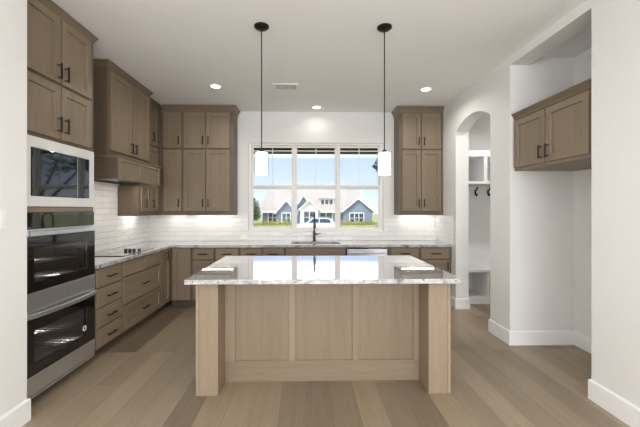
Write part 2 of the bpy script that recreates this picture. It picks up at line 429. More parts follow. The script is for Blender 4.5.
def door(t, x0, x1, z0, z1, hd=None, name='door'):
    d = MB().shaker(x0, x1, z0, z1).build(name, WV, t)
    if hd: pull(d, *hd)
    return d
def drawer(t, x0, x1, z0, z1, flat=True, handle=True, name='drawer'):
    m = MB()
    (m.slabfront if flat else m.shaker)(x0, x1, z0, z1)
    d = m.build(name, WH, t)
    if handle: pull(d, 'h', (x0+x1)/2, (z0+z1)/2)
    return d
def base(label, loc, rot, w, depth, group):
    t = thing('base_cabinet', label, 'cabinet', loc, rot, group)
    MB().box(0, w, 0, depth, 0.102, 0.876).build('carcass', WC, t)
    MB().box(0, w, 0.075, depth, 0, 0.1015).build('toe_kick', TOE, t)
    return t
def upper(label, loc, rot, w, depth, z0, z1, group, name='wall_cabinet'):
    t = thing(name, label, 'cabinet', loc, rot, group)
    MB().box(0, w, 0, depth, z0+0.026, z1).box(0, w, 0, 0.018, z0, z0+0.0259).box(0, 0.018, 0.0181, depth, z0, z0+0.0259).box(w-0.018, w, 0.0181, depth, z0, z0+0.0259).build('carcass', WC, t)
    return t

# ---------------------------------------------------------------- left run: oven tower, hood cabinet, base cabinets
FX = -1.99                                                  # face plane of the left run (doors stand 20 mm proud)
D = FX - XL - 0.001
tw = thing('tall_cabinet', 'tall brown oven tower cabinet beside the near white wall', 'cabinet', (FX, 2.345, 0), HP)
w = 0.825
m = MB()
m.box(0, 0.02, 0, D, 0.10, 2.984); m.box(w-0.02, w, 0, D, 0.10, 2.984); m.box(0.02, w-0.02, D-0.02, D, 0.10, 2.984)
m.box(0.02, w-0.02, 0, D-0.02, 1.975, 2.984);  m.box(0.02, w-0.02, 0, D-0.02, 0.10, 0.112)
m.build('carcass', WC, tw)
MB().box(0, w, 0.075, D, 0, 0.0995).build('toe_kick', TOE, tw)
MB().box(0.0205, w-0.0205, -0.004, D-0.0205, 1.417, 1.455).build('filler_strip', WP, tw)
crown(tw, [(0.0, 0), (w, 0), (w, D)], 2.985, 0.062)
for z0, z1, hz in ((2.448, 2.972, 2.535), (1.998, 2.422, 2.11)):
    door(tw, 0.012, 0.383, z0, z1, ('v', 0.350, hz)); door(tw, 0.397, 0.768, z0, z1, ('v', 0.430, hz))

mw = thing('microwave', 'built-in white-framed microwave with mirror-black glass door above the ovens', 'microwave', (FX, 2.345, 0), HP)
MB().box(0.03, w-0.03, 0.005, 0.42, 1.46, 1.965).build('body', BLACKM, mw)
MB().grid([0.022, 0.088, w-0.094, w-0.022], [1.458, 1.535, 1.888, 1.968], lambda i, j: i == 1 and j == 1, 'y', -0.022, -0.001).build('trim_frame', PALE, mw, bevel=0.003)
d = MB().box(0.091, w-0.097, -0.026, -0.002, 1.538, 1.885).build('door', BLACKG, mw, bevel=0.002)
MB().box(w-0.255, w-0.252, -0.0268, -0.0255, 1.540, 1.883).build('seam', DARKGAP, d)

ov = thing('double_wall_oven', 'stainless double wall oven with black glass doors under the microwave', 'oven', (FX, 2.345, 0), HP)
OX0, OX1 = 0.034, w-0.024
def oven_cavity(z0, z1):
    b = MB(); yb = 0.52
    b.box(OX0, OX1, yb-0.01, yb, z0, z1); b.box(OX0, OX0+0.05, 0.002, yb-0.01, z0, z1); b.box(OX1-0.05, OX1, 0.002, yb-0.01, z0, z1)
    b.box(OX0+0.05, OX1-0.05, 0.002, yb-0.01, z0, z0+0.05); b.box(OX0+0.05, OX1-0.05, 0.002, yb-0.01, z1-0.05, z1)
    o = b.build('oven_cavity', CAVITY, ov)
    for zz in (z0+0.12, z0+0.26):
        r = MB(); xa, xb = OX0+0.052, OX1-0.052
        for k in range(2): r.tube([(xa, 0.05+0.4*k, zz), (xb, 0.05+0.4*k, zz)], 0.004, 6)
        for k in range(13):
            x = xa + 0.02 + (xb-xa-0.04)*k/12; r.tube([(x, 0.05, zz+0.004), (x, 0.45, zz+0.004)], 0.0028, 6)
        r.build('rack', CHROME, o)
    MB().tube([((OX0+OX1)/2+0.1, yb-0.025, (z0+z1)/2), ((OX0+OX1)/2+0.1, yb-0.011, (z0+z1)/2)], 0.09, 24).build('fan_cover', CHROME, o)
    MB().tube([(0.30, yb-0.03, z1-0.095), (0.30, yb-0.011, z1-0.095)], 0.04, 20).build('lamp_cover', LENS, o)
    l = lamp('oven_lamp', 'POINT', (0.30, yb-0.08, z1-0.1), (0, 0, 0), 2.6, (1, 0.95, 0.88), shadow_soft_size=0.03); l.parent = ov
oven_cavity(0.755, 1.275); oven_cavity(0.15, 0.66)
MB().box(OX0, OX1, -0.024, -0.001, 1.295, 1.414).build('control_panel', BLACKG, ov, bevel=0.002)
def oven_door(z0, zg, z1):                                  # z0..zg steel foot, zg..z1 black glass field with window
    d = MB().grid([OX0, OX0+0.075, OX1-0.115, OX1], [zg, zg+0.075, z1-0.085, z1], lambda i, j: i == 1 and j == 1, 'y', -0.030, -0.004).build('oven_door', BLACKG, ov, bevel=0.002)
    MB().box(OX0+0.075, OX1-0.115, -0.027, -0.020, zg+0.075, z1-0.085).build('oven_window', OVENGLASS, d)
    MB().box(OX0, OX1, -0.031, -0.004, z0, zg-0.001).build('steel_panel', STEEL, d, bevel=0.002)
    return d
d1 = oven_door(0.712, 0.838, 1.238); d2 = oven_door(0.105, 0.24, 0.648)
MB().lathe([(0.024, 0), (0.024, 0.001), (0.013, 0.001), (0.013, 0)], n=24, closed=True).build('round_sticker', PLATE, d2, loc=(0.655, -0.0305, 0.385)).rotation_euler = (HP, 0, 0)
MB().box(OX0, OX1, -0.031, -0.002, 1.240, 1.293).build('steel_panel', STEEL, ov, bevel=0.002)
MB().box(OX0, OX1, -0.028, -0.002, 0.650, 0.709).build('steel_panel', STEEL, ov, bevel=0.002)
MB().box(OX0, OX1, -0.028, -0.002, 0.079, 0.099).build('lower_trim', STEEL, ov)
def oven_handle(par, z):
    pts = []; n = 14
    for k in range(n+1):
        u = k/n; x = OX0+0.012 + (OX1-OX0-0.024)*u; pts.append((x, -0.048-0.034*math.sin(math.pi*u)**0.7 if 0 < u < 1 else -0.048, z))
    h = MB(); sec = []
    for (x, y, zz) in pts: sec.append([(x, y-0.007, zz-0.017), (x, y+0.007, zz-0.017), (x, y+0.007, zz+0.017), (x, y-0.007, zz+0.017)])
    V = [q for s_ in sec for q in s_]; Fs = [(0,1,2,3), tuple(4*n+i for i in range(4))]
    for i in range(n):
        for k in range(4): Fs.append((4*i+k, 4*i+(k+1)%4, 4*i+4+(k+1)%4, 4*i+4+k))
    h.add(V, Fs)
    for x in (OX0+0.03, OX1-0.03): h.box(x-0.012, x+0.012, -0.055, -0.027, z-0.013, z+0.013)
    h.build('handle', STEEL, par, bevel=0.003)
oven_handle(d1, 1.262); oven_handle(d2, 0.676)

b4 = base('brown base cabinet with four stacked drawers beside the oven tower', (FX, 3.18, 0), HP, 0.47, D, 'base cabinets under the perimeter counter')
for k in range(4): drawer(b4, 0.012, 0.458, 0.110+0.1925*k, 0.110+0.1925*k+0.178)
bc = base('wide brown drawer base cabinet under the cooktop', (FX, 3.652, 0), HP, 0.95, D, 'base cabinets under the perimeter counter')
drawer(bc, 0.012, 0.470, 0.705, 0.866, handle=False, name='false_drawer'); drawer(bc, 0.480, 0.938, 0.705, 0.866, handle=False, name='false_drawer')
drawer(bc, 0.012, 0.938, 0.400, 0.690, flat=False); drawer(bc, 0.012, 0.938, 0.110, 0.385, flat=False)
bp = base('narrow brown pull-out base cabinet in the corner right of the cooktop drawers', (FX, 4.604, 0), HP, 0.333, D, 'base cabinets under the perimeter counter')
door(bp, 0.012, 0.283, 0.110, 0.866, ('v', 0.15, 0.78))

hd = thing('hood_cabinet', 'brown range hood cabinet with panelled mantel over the cooktop', 'cabinet', (-2.15, 3.665, 0), HP)
hw, hdep = 0.98, 2.57-2.15-0.001
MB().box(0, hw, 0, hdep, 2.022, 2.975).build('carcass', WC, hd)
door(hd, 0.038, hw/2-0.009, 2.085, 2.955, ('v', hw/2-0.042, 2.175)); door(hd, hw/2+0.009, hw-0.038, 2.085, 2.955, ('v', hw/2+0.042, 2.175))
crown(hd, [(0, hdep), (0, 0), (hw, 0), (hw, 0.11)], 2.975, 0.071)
my = -0.13
mx = hw+0.035
m = MB(); m.box(0, 0.02, my+0.0205, hdep, 1.775, 2.005); m.box(mx-0.02, mx, my+0.0205, 0.10, 1.775, 2.005); m.box(0.02, hw-0.0, hdep-0.02, hdep, 1.775, 2.005); m.box(0.02, hw, my+0.0205, hdep-0.0205, 1.985, 2.005)
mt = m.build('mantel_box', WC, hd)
m = MB(); m.shaker(0.0, mx/2, 1.775, 2.005, my, my+0.02, 0.04); m.shaker(mx/2, mx, 1.775, 2.005, my, my+0.02, 0.04); m.build('mantel_panel', WH, mt)
MB().sweep([(0, hdep), (0, my), (mx, my), (mx, 0.10)], [(-0.02, 2.006), (0.012, 2.006), (0.018, 2.014), (0.012, 2.021), (-0.02, 2.021)]).build('ledge_moulding', WH, mt)
MB().sweep([(0, hdep), (0, my), (mx, my), (mx, 0.10)], [(-0.02, 1.762), (0.006, 1.762), (0.006, 1.774), (-0.02, 1.774)]).build('bottom_moulding', WH, mt)
MB().box(0.021, hw-0.021, my+0.021, hdep-0.021, 1.80, 1.82).build('hood_liner', STEEL, hd)
for x in (0.22, hw-0.22): MB().tube([(x, 0.02, 1.7995), (x, 0.02, 1.793)], 0.035, 20).build('hood_lamp', LENS, hd)
for x in (0.22, hw-0.22):
    l = lamp('hood_bulb', 'AREA', (x, 0.02, 1.79), (0, 0, 0), 1.6, (1, 0.93, 0.84), shape='DISK', size=0.06); l.parent = hd

UY = 5.24                                                   # face plane of the back upper cabinets
lu = upper('brown two-tier upper cabinet on the side wall between hood and corner', (-2.285, 4.648, 0), HP, 0.59, 2.57-2.285-0.001, 1.345, 2.955, 'upper cabinets under the ceiling')
for z0, z1, hz in ((1.41, 2.36, 1.52), (2.385, 2.94, 2.50)):
    door(lu, 0.022, 0.275, z0, z1, ('v', 0.105, hz)); door(lu, 0.283, 0.545, z0, z1, ('v', 0.325, hz))
MB().box(-0.045, -0.0005, 0, 0.284, 1.345, 1.758).build('filler_panel', WC, lu)
crown(lu, [(0.052, 0), (0.54, 0)], 2.95)

# ---------------------------------------------------------------- back upper cabinets
dep = YB - UY - 0.001
ua = upper('narrow brown single-door two-tier upper cabinet in the back corner', (-2.2845, UY, 0), 0, 0.3665, dep, 1.345, 2.955, 'upper cabinets under the ceiling')
ub = upper('brown double-door two-tier upper cabinet left of the window', (-1.917, UY, 0), 0, 0.787, dep, 1.345, 2.955, 'upper cabinets under the ceiling')
uc = upper('brown double-door two-tier upper cabinet right of the window', (1.465, UY, 0), 0, 0.692, dep, 1.345, 2.955, 'upper cabinets under the ceiling')
for z0, z1, hz in ((1.41, 2.36, 1.53), (2.385, 2.94, 2.50)):
    door(ua, 0.080, 0.352, z0, z1, ('v', 0.318, hz))
    door(ub, 0.022, 0.356, z0, z1, ('v', 0.322, hz)); door(ub, 0.372, 0.730, z0, z1, ('v', 0.406, hz))
    door(uc, 0.044, 0.334, z0, z1, ('v', 0.300, hz)); door(uc, 0.350, 0.653, z0, z1, ('v', 0.384, hz))
crown(ua, [(0.07, 0), (0.366, 0)], 2.95); crown(ub, [(0.001, 0), (0.787, 0), (0.787, dep)], 2.95); crown(uc, [(0, dep), (0, 0), (0.692, 0)], 2.95)
def strip(label, x0, x1, y0, y1, loc, rot):
    t = thing('under_cabinet_light', label, 'light', loc, rot, 'strip lights under the upper cabinets')
    MB().box(x0, x1, y0, y1, -0.012, 0).build('housing', PLATE, t)
    MB().box(x0+0.01, x1-0.01, y0+0.005, y1-0.005, -0.016, -0.0121).build('lens', STRIP, t)
strip('slim strip light under the double-door cabinet left of the window', 0.08, 0.75, 0.16, 0.19, (-1.917, UY, 1.3705), 0)
strip('slim strip light under the narrow corner upper cabinet', 0.06, 0.30, 0.16, 0.19, (-2.255, UY, 1.3705), 0)
strip('slim strip light under the upper cabinet right of the window', 0.08, 0.62, 0.16, 0.19, (1.465, UY, 1.3705), 0)
strip('slim strip light under the upper cabinet beside the hood', 0.05, 0.45, 0.15, 0.18, (-2.285, 4.648, 1.3705), HP)

# ---------------------------------------------------------------- back base run
BY = 4.94
dep = YB - BY - 0.001
c0 = base('brown single-door base cabinet in the corner of the counter', (-1.989, BY, 0), 0, 0.317, dep, 'base cabinets under the perimeter counter')
door(c0, 0.040, 0.302, 0.110, 0.866)
def dd(label, x, w, fx0, fx1, hs=1):
    t = base(label, (x, BY, 0), 0, w, dep, 'base cabinets under the perimeter counter')
    drawer(t, fx0, fx1, 0.700, 0.866)
    door(t, fx0, fx1, 0.110, 0.685, ('v', fx1-0.035 if hs > 0 else fx0+0.035, 0.60)); return t
dd('brown base cabinet with one drawer over a door, next to the corner door', -1.671, 0.334, 0.018, 0.322)
dd('brown base cabinet with one drawer, second from the corner door along the back counter', -1.336, 0.358, 0.014, 0.343)
t = base('wide brown base cabinet with two drawers left of the sink front', (-0.977, BY, 0), 0, 0.666, dep, 'base cabinets under the perimeter counter')
for p, q, hx in ((0.018, 0.326, 0.29), (0.340, 0.652, 0.376)):
    drawer(t, p, q, 0.700, 0.866); door(t, p, q, 0.110, 0.685, ('v', hx, 0.60))
# the sink base is open at the top to take the basin
t = thing('base_cabinet', 'brown sink base cabinet with a plain false front under the window', 'cabinet', (-0.310, BY, 0), 0, 'base cabinets under the perimeter counter')
w = 0.906
m = MB(); m.box(0, 0.018, 0, dep, 0.102, 0.876); m.box(w-0.018, w, 0, dep, 0.102, 0.876); m.box(0.018, w-0.018, dep-0.018, dep, 0.102, 0.876); m.box(0.018, w-0.018, 0, dep-0.018, 0.102, 0.12); m.box(0.018, w-0.018, 0, 0.018, 0.12, 0.876)
m.build('carcass', WC, t)
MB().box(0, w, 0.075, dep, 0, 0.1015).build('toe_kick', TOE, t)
drawer(t, 0.014, 0.892, 0.700, 0.866, handle=False, name='false_drawer')
door(t, 0.014, 0.449, 0.110, 0.685, ('v', 0.414, 0.60)); door(t, 0.457, 0.892, 0.110, 0.685, ('v', 0.492, 0.60))
dw = thing('dishwasher', 'stainless steel dishwasher built under the counter right of the sink', 'dishwasher', (0.600, BY, 0), 0)
MB().box(0.002, 0.598, 0.0, dep, 0.102, 0.873).build('body', BLACKM, dw); MB().box(0.002, 0.598, 0.06, dep, 0, 0.1015).build('toe_kick', BLACKM, dw)
d = MB().box(0.004, 0.596, -0.03, -0.0005, 0.11, 0.872).build('door', STEEL, dw, bevel=0.004)
m = MB(); m.tube([(0.04, -0.065, 0.80), (0.56, -0.065, 0.80)], 0.010, 12)
for x in (0.07, 0.53): m.tube([(x, -0.03, 0.80), (x, -0.065, 0.80)], 0.008, 10)
m.build('handle', STEEL, d, smooth=True)
MB().box(0.01, 0.59, -0.031, -0.029, 0.852, 0.870).build('control_strip', BLACKG, d)
dd('brown base cabinet with one drawer beside the dishwasher', 1.204, 0.484, 0.045, 0.468, -1)
dd('brown base cabinet with one drawer at the right end of the counter', 1.690, 0.466, 0.012, 0.435)

# worktop with the sink cut out
SX0, SX1, SY0, SY1 = -0.225, 0.525, 5.02, 5.40
ct = MB().grid([-2.5605, -1.945, SX0, SX1, 2.1505], [3.18, 4.895, SY0, SY1, 5.5405],
               lambda i, j: (j == 0 and i > 0) or (i == 2 and j == 2), 'z', 0.877, 0.914).build('countertop', STONE, bevel=0.003)
tag(ct, 'L-shaped grey-veined pale stone countertop on the perimeter cabinets', 'countertop')
sk = thing('sink', 'undermount steel sink set in the counter below the window', 'sink', (0.15, 5.21, 0.876))
hx, hy, dz = 0.365, 0.18, 0.22
m = MB(); rings = [(hx+0.03, hy+0.03, -0.0005), (hx, hy, -0.0005), (hx-0.008, hy-0.008, -dz+0.02), (hx-0.03, hy-0.03, -dz), (hx-0.03, hy-0.03, -dz-0.003), (hx+0.004, hy+0.004, -dz+0.01), (hx+0.008, hy+0.008, -0.004), (hx+0.03, hy+0.03, -0.004)]
V = []; Fs = []
for a, b, z in rings: V += [(-a,-b,z),(a,-b,z),(a,b,z),(-a,b,z)]
for i in range(len(rings)):
    j = (i+1) % len(rings)
    if i == 3: continue
    for k in range(4): Fs.append((4*i+k, 4*i+(k+1)%4, 4*j+(k+1)%4, 4*j+k))
Fs += [(12,13,14,15), (16,17,18,19)]
m.add(V, Fs); m.build('basin', STEEL, sk); MB().lathe([(0.04, -dz+0.001), (0.04, -dz+0.004), (0.012, -dz+0.002)]).build('drain', CHROME, sk)

fc = thing('faucet', 'dark gooseneck kitchen faucet standing behind the sink', 'faucet', (0.135, 5.465, 0.9145))
MB().lathe([(0.028, 0), (0.028, 0.008), (0.022, 0.02), (0.020, 0.15), (0.016, 0.17)]).build('base', GUNMETAL, fc, smooth=True)
pts = [(0, 0, 0.16), (0, 0, 0.36)] + [(0, -0.11+0.11*math.cos(math.pi*k/14), 0.36+0.11*math.sin(math.pi*k/14)) for k in range(1, 15)] + [(0, -0.22, 0.34)]
MB().tube(pts, 0.0125, 14).build('spout', GUNMETAL, fc, smooth=True)
MB().lathe([(0.014, 0.34), (0.020, 0.32), (0.024, 0.24), (0.021, 0.225)], 0, -0.22).build('spray_head', GUNMETAL, fc, smooth=True)
MB().tube([(0.018, 0, 0.115), (0.045, 0, 0.115), (0.075, -0.012, 0.122), (0.105, -0.02, 0.126)], [0.013, 0.012, 0.006, 0.005], 12).build('lever', GUNMETAL, fc, smooth=True)

ck = thing('cooktop', 'black glass electric cooktop with four knobs set in the side counter', 'cooktop', (-2.265, 4.13, 0.9145))
COOKG = plain('cooktop_black_glass', (0.012, 0.012, 0.013, 1), 0.06, spec=0.9); COOKG.node_tree.nodes['Principled BSDF'].inputs['Coat Weight'].default_value = 1.0
MB().box(-0.235, 0.235, -0.38, 0.38, 0, 0.007).build('glass_top', COOKG, ck, bevel=0.002)
BURN = plain('faint_ring_print', srgb(70, 70, 72), 0.2)
for x, y, r in ((-0.11, -0.21, 0.085), (0.10, -0.21, 0.105), (-0.11, 0.23, 0.105), (0.09, 0.25, 0.075)):
    MB().lathe([(r, 0.0071), (r, 0.0076), (r-0.004, 0.0076), (r-0.004, 0.0071)], x, y, 40, True).build('burner_ring', BURN, ck)
for k, x in enumerate((0.05, 0.10, 0.15, 0.215)):
    MB().lathe([(0.020, 0.0072), (0.019, 0.014), (0.017, 0.034), (0.013, 0.036)], x, 0.03, 20).build('knob', BLACKM, ck, smooth=True)

def outlet(label, loc, rot, horiz):
    t = thing('wall_outlet', label, 'outlet', loc, rot)
    a, b = (0.058, 0.036) if horiz else (0.036, 0.058)
    MB().box(-a, a, -0.006, 0, -b, b).build('cover_plate', PLATE, t, bevel=0.002)
    for s_ in (-1, 1):
        cx, cz = (0.02*s_, 0) if horiz else (0, 0.02*s_)
        MB().box(cx-0.012, cx+0.012, -0.0085, -0.0061, cz-0.012, cz+0.012).build('socket', PLATE, t)
outlet('white outlet plate on the splashback tile left of the window', (-1.02, YB-0.0095, 0.977), 0, True)
sw = thing('light_switch', 'white light switch plate on the near side wall', 'switch', (-1.895, 2.115, 1.375), HP)
MB().box(-0.036, 0.036, -0.006, 0, -0.06, 0.06).build('cover_plate', PLATE, sw, bevel=0.002)
MB().box(-0.016, 0.016, -0.010, -0.0061, -0.033, 0.033).build('rocker', TRIM, sw, bevel=0.002)

# ---------------------------------------------------------------- island
il = thing('kitchen_island', 'brown wooden kitchen island with two thick corner posts and three framed panels', 'kitchen island', (0, 0, 0))
IY0, IY1 = 2.592, 3.74
MB().box(-0.822, 1.102, 2.817, IY1, 0, 0.876).build('body', WM, il)
MB().box(-0.850, -0.8255, IY0+0.004, IY1, 0, 0.876).build('side_panel', WP, il, bevel=0.002)
MB().box(1.1055, 1.130, IY0+0.004, IY1, 0, 0.876).build('side_panel', WP, il, bevel=0.002)
MB().box(-0.8235, -0.677, IY0, 2.8165, 0, 0.876).build('post', WP, il, bevel=0.003)
MB().box(0.955, 1.1035, IY0, 2.8165, 0, 0.876).build('post', WP, il, bevel=0.003)
for p, q in ((-0.676, -0.593), (-0.144, -0.090), (0.389, 0.443), (0.905, 0.954)):
    MB().box(p, q, 2.803, 2.8165, 0.1735, 0.876).build('stile', WS, il, bevel=0.0015)
MB().box(-0.676, 0.954, 2.803, 2.8165, 0, 0.173).build('bottom_rail', WMH, il, bevel=0.0015)
it = MB().box(-0.905, 1.182, 2.50, 3.775, 0.877, 0.914).build('island_countertop', STONE, bevel=0.005)
tag(it, 'grey-veined pale stone slab on top of the kitchen island', 'countertop')

# ---------------------------------------------------------------- cabinet over the fridge niche
fcb = thing('fridge_cabinet', 'brown double-door cabinet hung in the white niche for a refrigerator', 'cabinet', (2.205, 3.505, -0.02), -HP)
fw, fd = 0.98, 2.85-2.205-0.001
m = MB(); m.box(0, fw, 0, fd, 1.862, 2.39)
m.build('carcass', WV, fcb)
door(fcb, 0.018, fw/2-0.020, 1.892, 2.380, ('v', fw/2-0.055, 1.99)); door(fcb, fw/2-0.006, fw-0.03, 1.892, 2.380, ('v', fw/2+0.030, 1.99))
crown(fcb, [(0, 0), (fw, 0)], 2.392, 0.068)

# ---------------------------------------------------------------- mudroom locker seen through the arch
lk = thing('mudroom_locker', 'white built-in mudroom locker with bench and coat hooks beyond the arch', 'locker', (2.365, 5.03, 0))
lw, ld = 1.8, 0.515
for x in (0, 0.332, 0.80, 1.27, lw-0.054): MB().box(x, x+0.054, 0.0, ld-0.02, 1.865, 2.235).build('divider', TRIM, lk)
MB().box(0, lw, ld-0.019, ld, 0.10, 2.33).build('back_panel', TRIM, lk)
MB().box(0, lw, -0.006, ld-0.02, 1.822, 1.8645).build('shelf', TRIM, lk, bevel=0.002); MB().box(0, lw, -0.006, ld-0.02, 2.2355, 2.33).build('top_shelf', TRIM, lk, bevel=0.002)
MB().box(0, lw, -0.015, ld-0.02, 0.482, 0.522).build('bench_seat', TRIM, lk, bevel=0.003)
for x in (0, 0.385, 0.90, 1.40): MB().box(x, x+0.03, 0.0, ld-0.02, 0.1005, 0.4815).build('bench_leg', TRIM, lk)
MB().box(0, lw, 0.0, ld-0.02, 0, 0.10).build('base_board', TRIM, lk)
rail = MB().box(0, lw, ld-0.035, ld-0.0195, 1.62, 1.8215).build('hook_rail', TRIM, lk)
for x in (0.445, 0.655, 0.92, 1.15, 1.4, 1.62):
    m = MB(); m.box(x-0.013, x+0.013, ld-0.041, ld-0.0352, 1.68, 1.76)
    m.tube([(x, ld-0.04, 1.74), (x, ld-0.075, 1.745), (x, ld-0.105, 1.80)], [0.011, 0.010, 0.013], 8)
    m.tube([(x, ld-0.04, 1.70), (x, ld-0.07, 1.655), (x, ld-0.095, 1.685)], [0.011, 0.010, 0.012], 8)
    m.build('coat_hook', BRONZE, rail, smooth=True)

# ---------------------------------------------------------------- ceiling: pendants, downlights, vent
def pendant(x, y, label):
    t = thing('pendant_light', label, 'pendant light', (x, y, ZC), 0, 'pendants over the island')
    MB().lathe([(0.066, -0.001), (0.066, -0.010), (0.050, -0.024), (0.014, -0.034)], n=32).build('canopy', BRONZE, t, smooth=True)
    MB().tube([(0, 0, -0.033), (0, 0, -1.09)], 0.0048, 10).build('rod', BRONZE, t)
    MB().lathe([(0.008, -1.085), (0.018, -1.092), (0.022, -1.1065), (0.018, -1.1075)]).build('socket_cap', BRONZE, t, smooth=True)
    MB().lathe([(0.064, -1.110), (0.064, -1.312), (0.062, -1.312), (0.062, -1.110)], n=40, closed=True).build('outer_shade', CLEAR, t, smooth=True)
    MB().lathe([(0.019, -1.108), (0.057, -1.114), (0.0575, -1.302), (0.056, -1.306), (0.010, -1.306)], n=36).build('inner_shade', OPAL, t, smooth=True)
    l = lamp('pendant_bulb', 'POINT', (0, 0, -1.36), (0, 0, 0), PENDANT_W, (1, 0.93, 0.84), shadow_soft_size=0.05); l.parent = t
pendant(-0.391, 2.955, 'left of the two white cylinder pendant lights over the island')
pendant(0.694, 2.952, 'right of the two white cylinder pendant lights over the island')
def can(x, y, label, e=CAN_W):
    t = thing('recessed_light', label, 'ceiling light', (x, y, ZC), 0, 'recessed ceiling lights')
    MB().lathe([(0.082, -0.0005), (0.082, -0.005), (0.062, -0.009), (0.062, -0.0005)], n=32, closed=True).build('trim_ring', PLATE, t, smooth=True)
    MB().lathe([(0.061, -0.0005), (0.061, -0.0045), (0.02, -0.006)], n=32).build('lens', LENS, t, smooth=True)
    l = lamp('can_lamp', 'AREA', (0, 0, -0.012), (0, 0, 0), e, (1, 0.97, 0.93), shape='DISK', size=0.11); l.parent = t
    l.data.spread = math.radians(150)
can(-1.182, 4.407, 'recessed ceiling light in front of the upper cabinets left of the window')
can(0.167, 5.28, 'recessed ceiling light centred above the sink window', 0.9)
can(1.61, 4.466, 'recessed ceiling light near the upper cabinet right of the window')
for x, y, lab in ((-0.7, 0.7, 'unseen added ceiling light nearer the room than the island, on the oven side'), (1.0, 0.7, 'unseen added ceiling light nearer the room than the island, on the niche side')):
    can(x, y, lab)  # out of view, this pair is added for more room light
can(2.95, 4.4, 'unseen added ceiling light of the mudroom beyond the arch', 11)  # lamp out of view, added to brighten the mudroom
vt = thing('ceiling_vent', 'white ceiling air vent with slotted grille between the pendants', 'vent', (-0.264, 4.42, ZC))
MB().grid([-0.162, -0.135, -0.05, -0.035, 0.035, 0.05, 0.135, 0.162], [-0.12, -0.085, 0.085, 0.12], lambda i, j: j == 1 and i in (1, 3, 5), 'z', -0.010, -0.001).build('vent_frame', PLATE, vt, bevel=0.002)
m = MB()
for a, b in ((-0.135, -0.05), (-0.035, 0.035), (0.05, 0.135)):
    for k in range(6):
        yy = -0.08 + 0.032*k; m.add([(a,yy-0.010,-0.008),(b,yy-0.010,-0.008),(b,yy+0.006,-0.0025),(a,yy+0.006,-0.0025),(a,yy-0.010,-0.0065),(b,yy-0.010,-0.0065),(b,yy+0.006,-0.001),(a,yy+0.006,-0.001)], [(0,1,2,3),(4,5,6,7),(0,1,5,4),(1,2,6,5),(2,3,7,6),(3,0,4,7)])
m.build('louvre', DARKGAP, vt)

# ---------------------------------------------------------------- outside the window
def ground_mat():
    s = NT('lawn_ground'); s.set(rough=0.9)
    f = s.noise(s.mapping(), 0.8, 5); g = s.noise(s.mapping(), 14, 3)
    mx = s.n('ShaderNodeMath', operation='MULTIPLY_ADD'); s.l(f, mx.inputs[0]); mx.inputs[1].default_value = 0.6
    h = s.n('ShaderNodeMath', operation='MULTIPLY'); s.l(g, h.inputs[0]); h.inputs[1].default_value = 0.4; s.l(h.outputs[0], mx.inputs[2])
    s.l(s.ramp(mx.outputs[0], [(0.35, srgb(126, 132, 74)), (0.6, srgb(190, 184, 116))]), s.b.inputs['Base Color']); return s.m
GRASS = ground_mat()
ASPH = plain('grey_asphalt', srgb(150, 150, 150), 0.9, var=0.08, scale=20)
SIDING = plain('blue_grey_siding', srgb(128, 138, 160), 0.7, var=0.04, scale=3)
STONEW = plain('pale_stone_wall', srgb(205, 198, 188), 0.8, var=0.12, scale=9)
SHINGLE = plain('pinkish_shingles', srgb(190, 176, 165), 0.85, var=0.10, scale=3)
WHITE = plain('white_house_trim', srgb(240, 240, 238), 0.5, var=0.01)
HGLASS = plain('house_window_glass', srgb(62, 76, 84), 0.08, spec=0.8, var=0.2, scale=1)
BROWN = plain('dark_porch_wood', srgb(58, 48, 42), 0.6, var=0.1)
TAN = plain('tan_porch_trim', srgb(196, 180, 156), 0.6)
CARW = plain('white_car_paint', srgb(238, 239, 240), 0.2, spec=0.6, var=0.0)
CARG = plain('car_window_glass', srgb(40, 52, 74), 0.06, spec=0.8)
TYRE = plain('tyre_rubber', srgb(34, 34, 34), 0.8)
LEAFD = plain('dark_leaf', srgb(84, 108, 62), 0.7, var=0.35, scale=1.2)
LEAFY = plain('yellow_green_leaf', srgb(178, 172, 84), 0.7, var=0.25, scale=3)
BARK = plain('bark', srgb(98, 84, 70), 0.9, var=0.2)
g = MB(); ys = [(5.75, -0.45), (12, -1.2), (30, -1.36), (46, -1.36), (52, -0.95), (160, -0.95)]
V = []; Fs = []
for y, z in ys: V += [(-120, y, z), (120, y, z), (120, y, z-1.0), (-120, y, z-1.0)]
for i in range(len(ys)-1):
    for k in range(4): Fs.append((4*i+k, 4*i+4+k, 4*i+4+(k+1)%4, 4*i+(k+1)%4))
Fs += [(0,1,2,3), tuple(4*(len(ys)-1)+k for k in range(4))]
g.add(V, Fs).build('lawn', GRASS, kind='structure')
MB().box(-120, 120, 34.5, 43.0, -1.37, -1.345).build('road', ASPH, kind='structure')
pr = thing('porch_beam', 'dark wooden porch beam with tan trim across the top of the window view', 'beam', (0, 8.2, 0))
MB().box(-6, 8, -0.15, 0.15, 2.80, 3.05).build('beam', BROWN, pr); MB().box(-6, 8, -2.4, 0.4, 3.051, 3.13).build('porch_roof', BROWN, pr)
for x in (-5.6, 7.6):
    MB().box(x-0.12, x+0.12, -0.12, 0.12, -0.75, 2.799).build('porch_post', BROWN, pr)

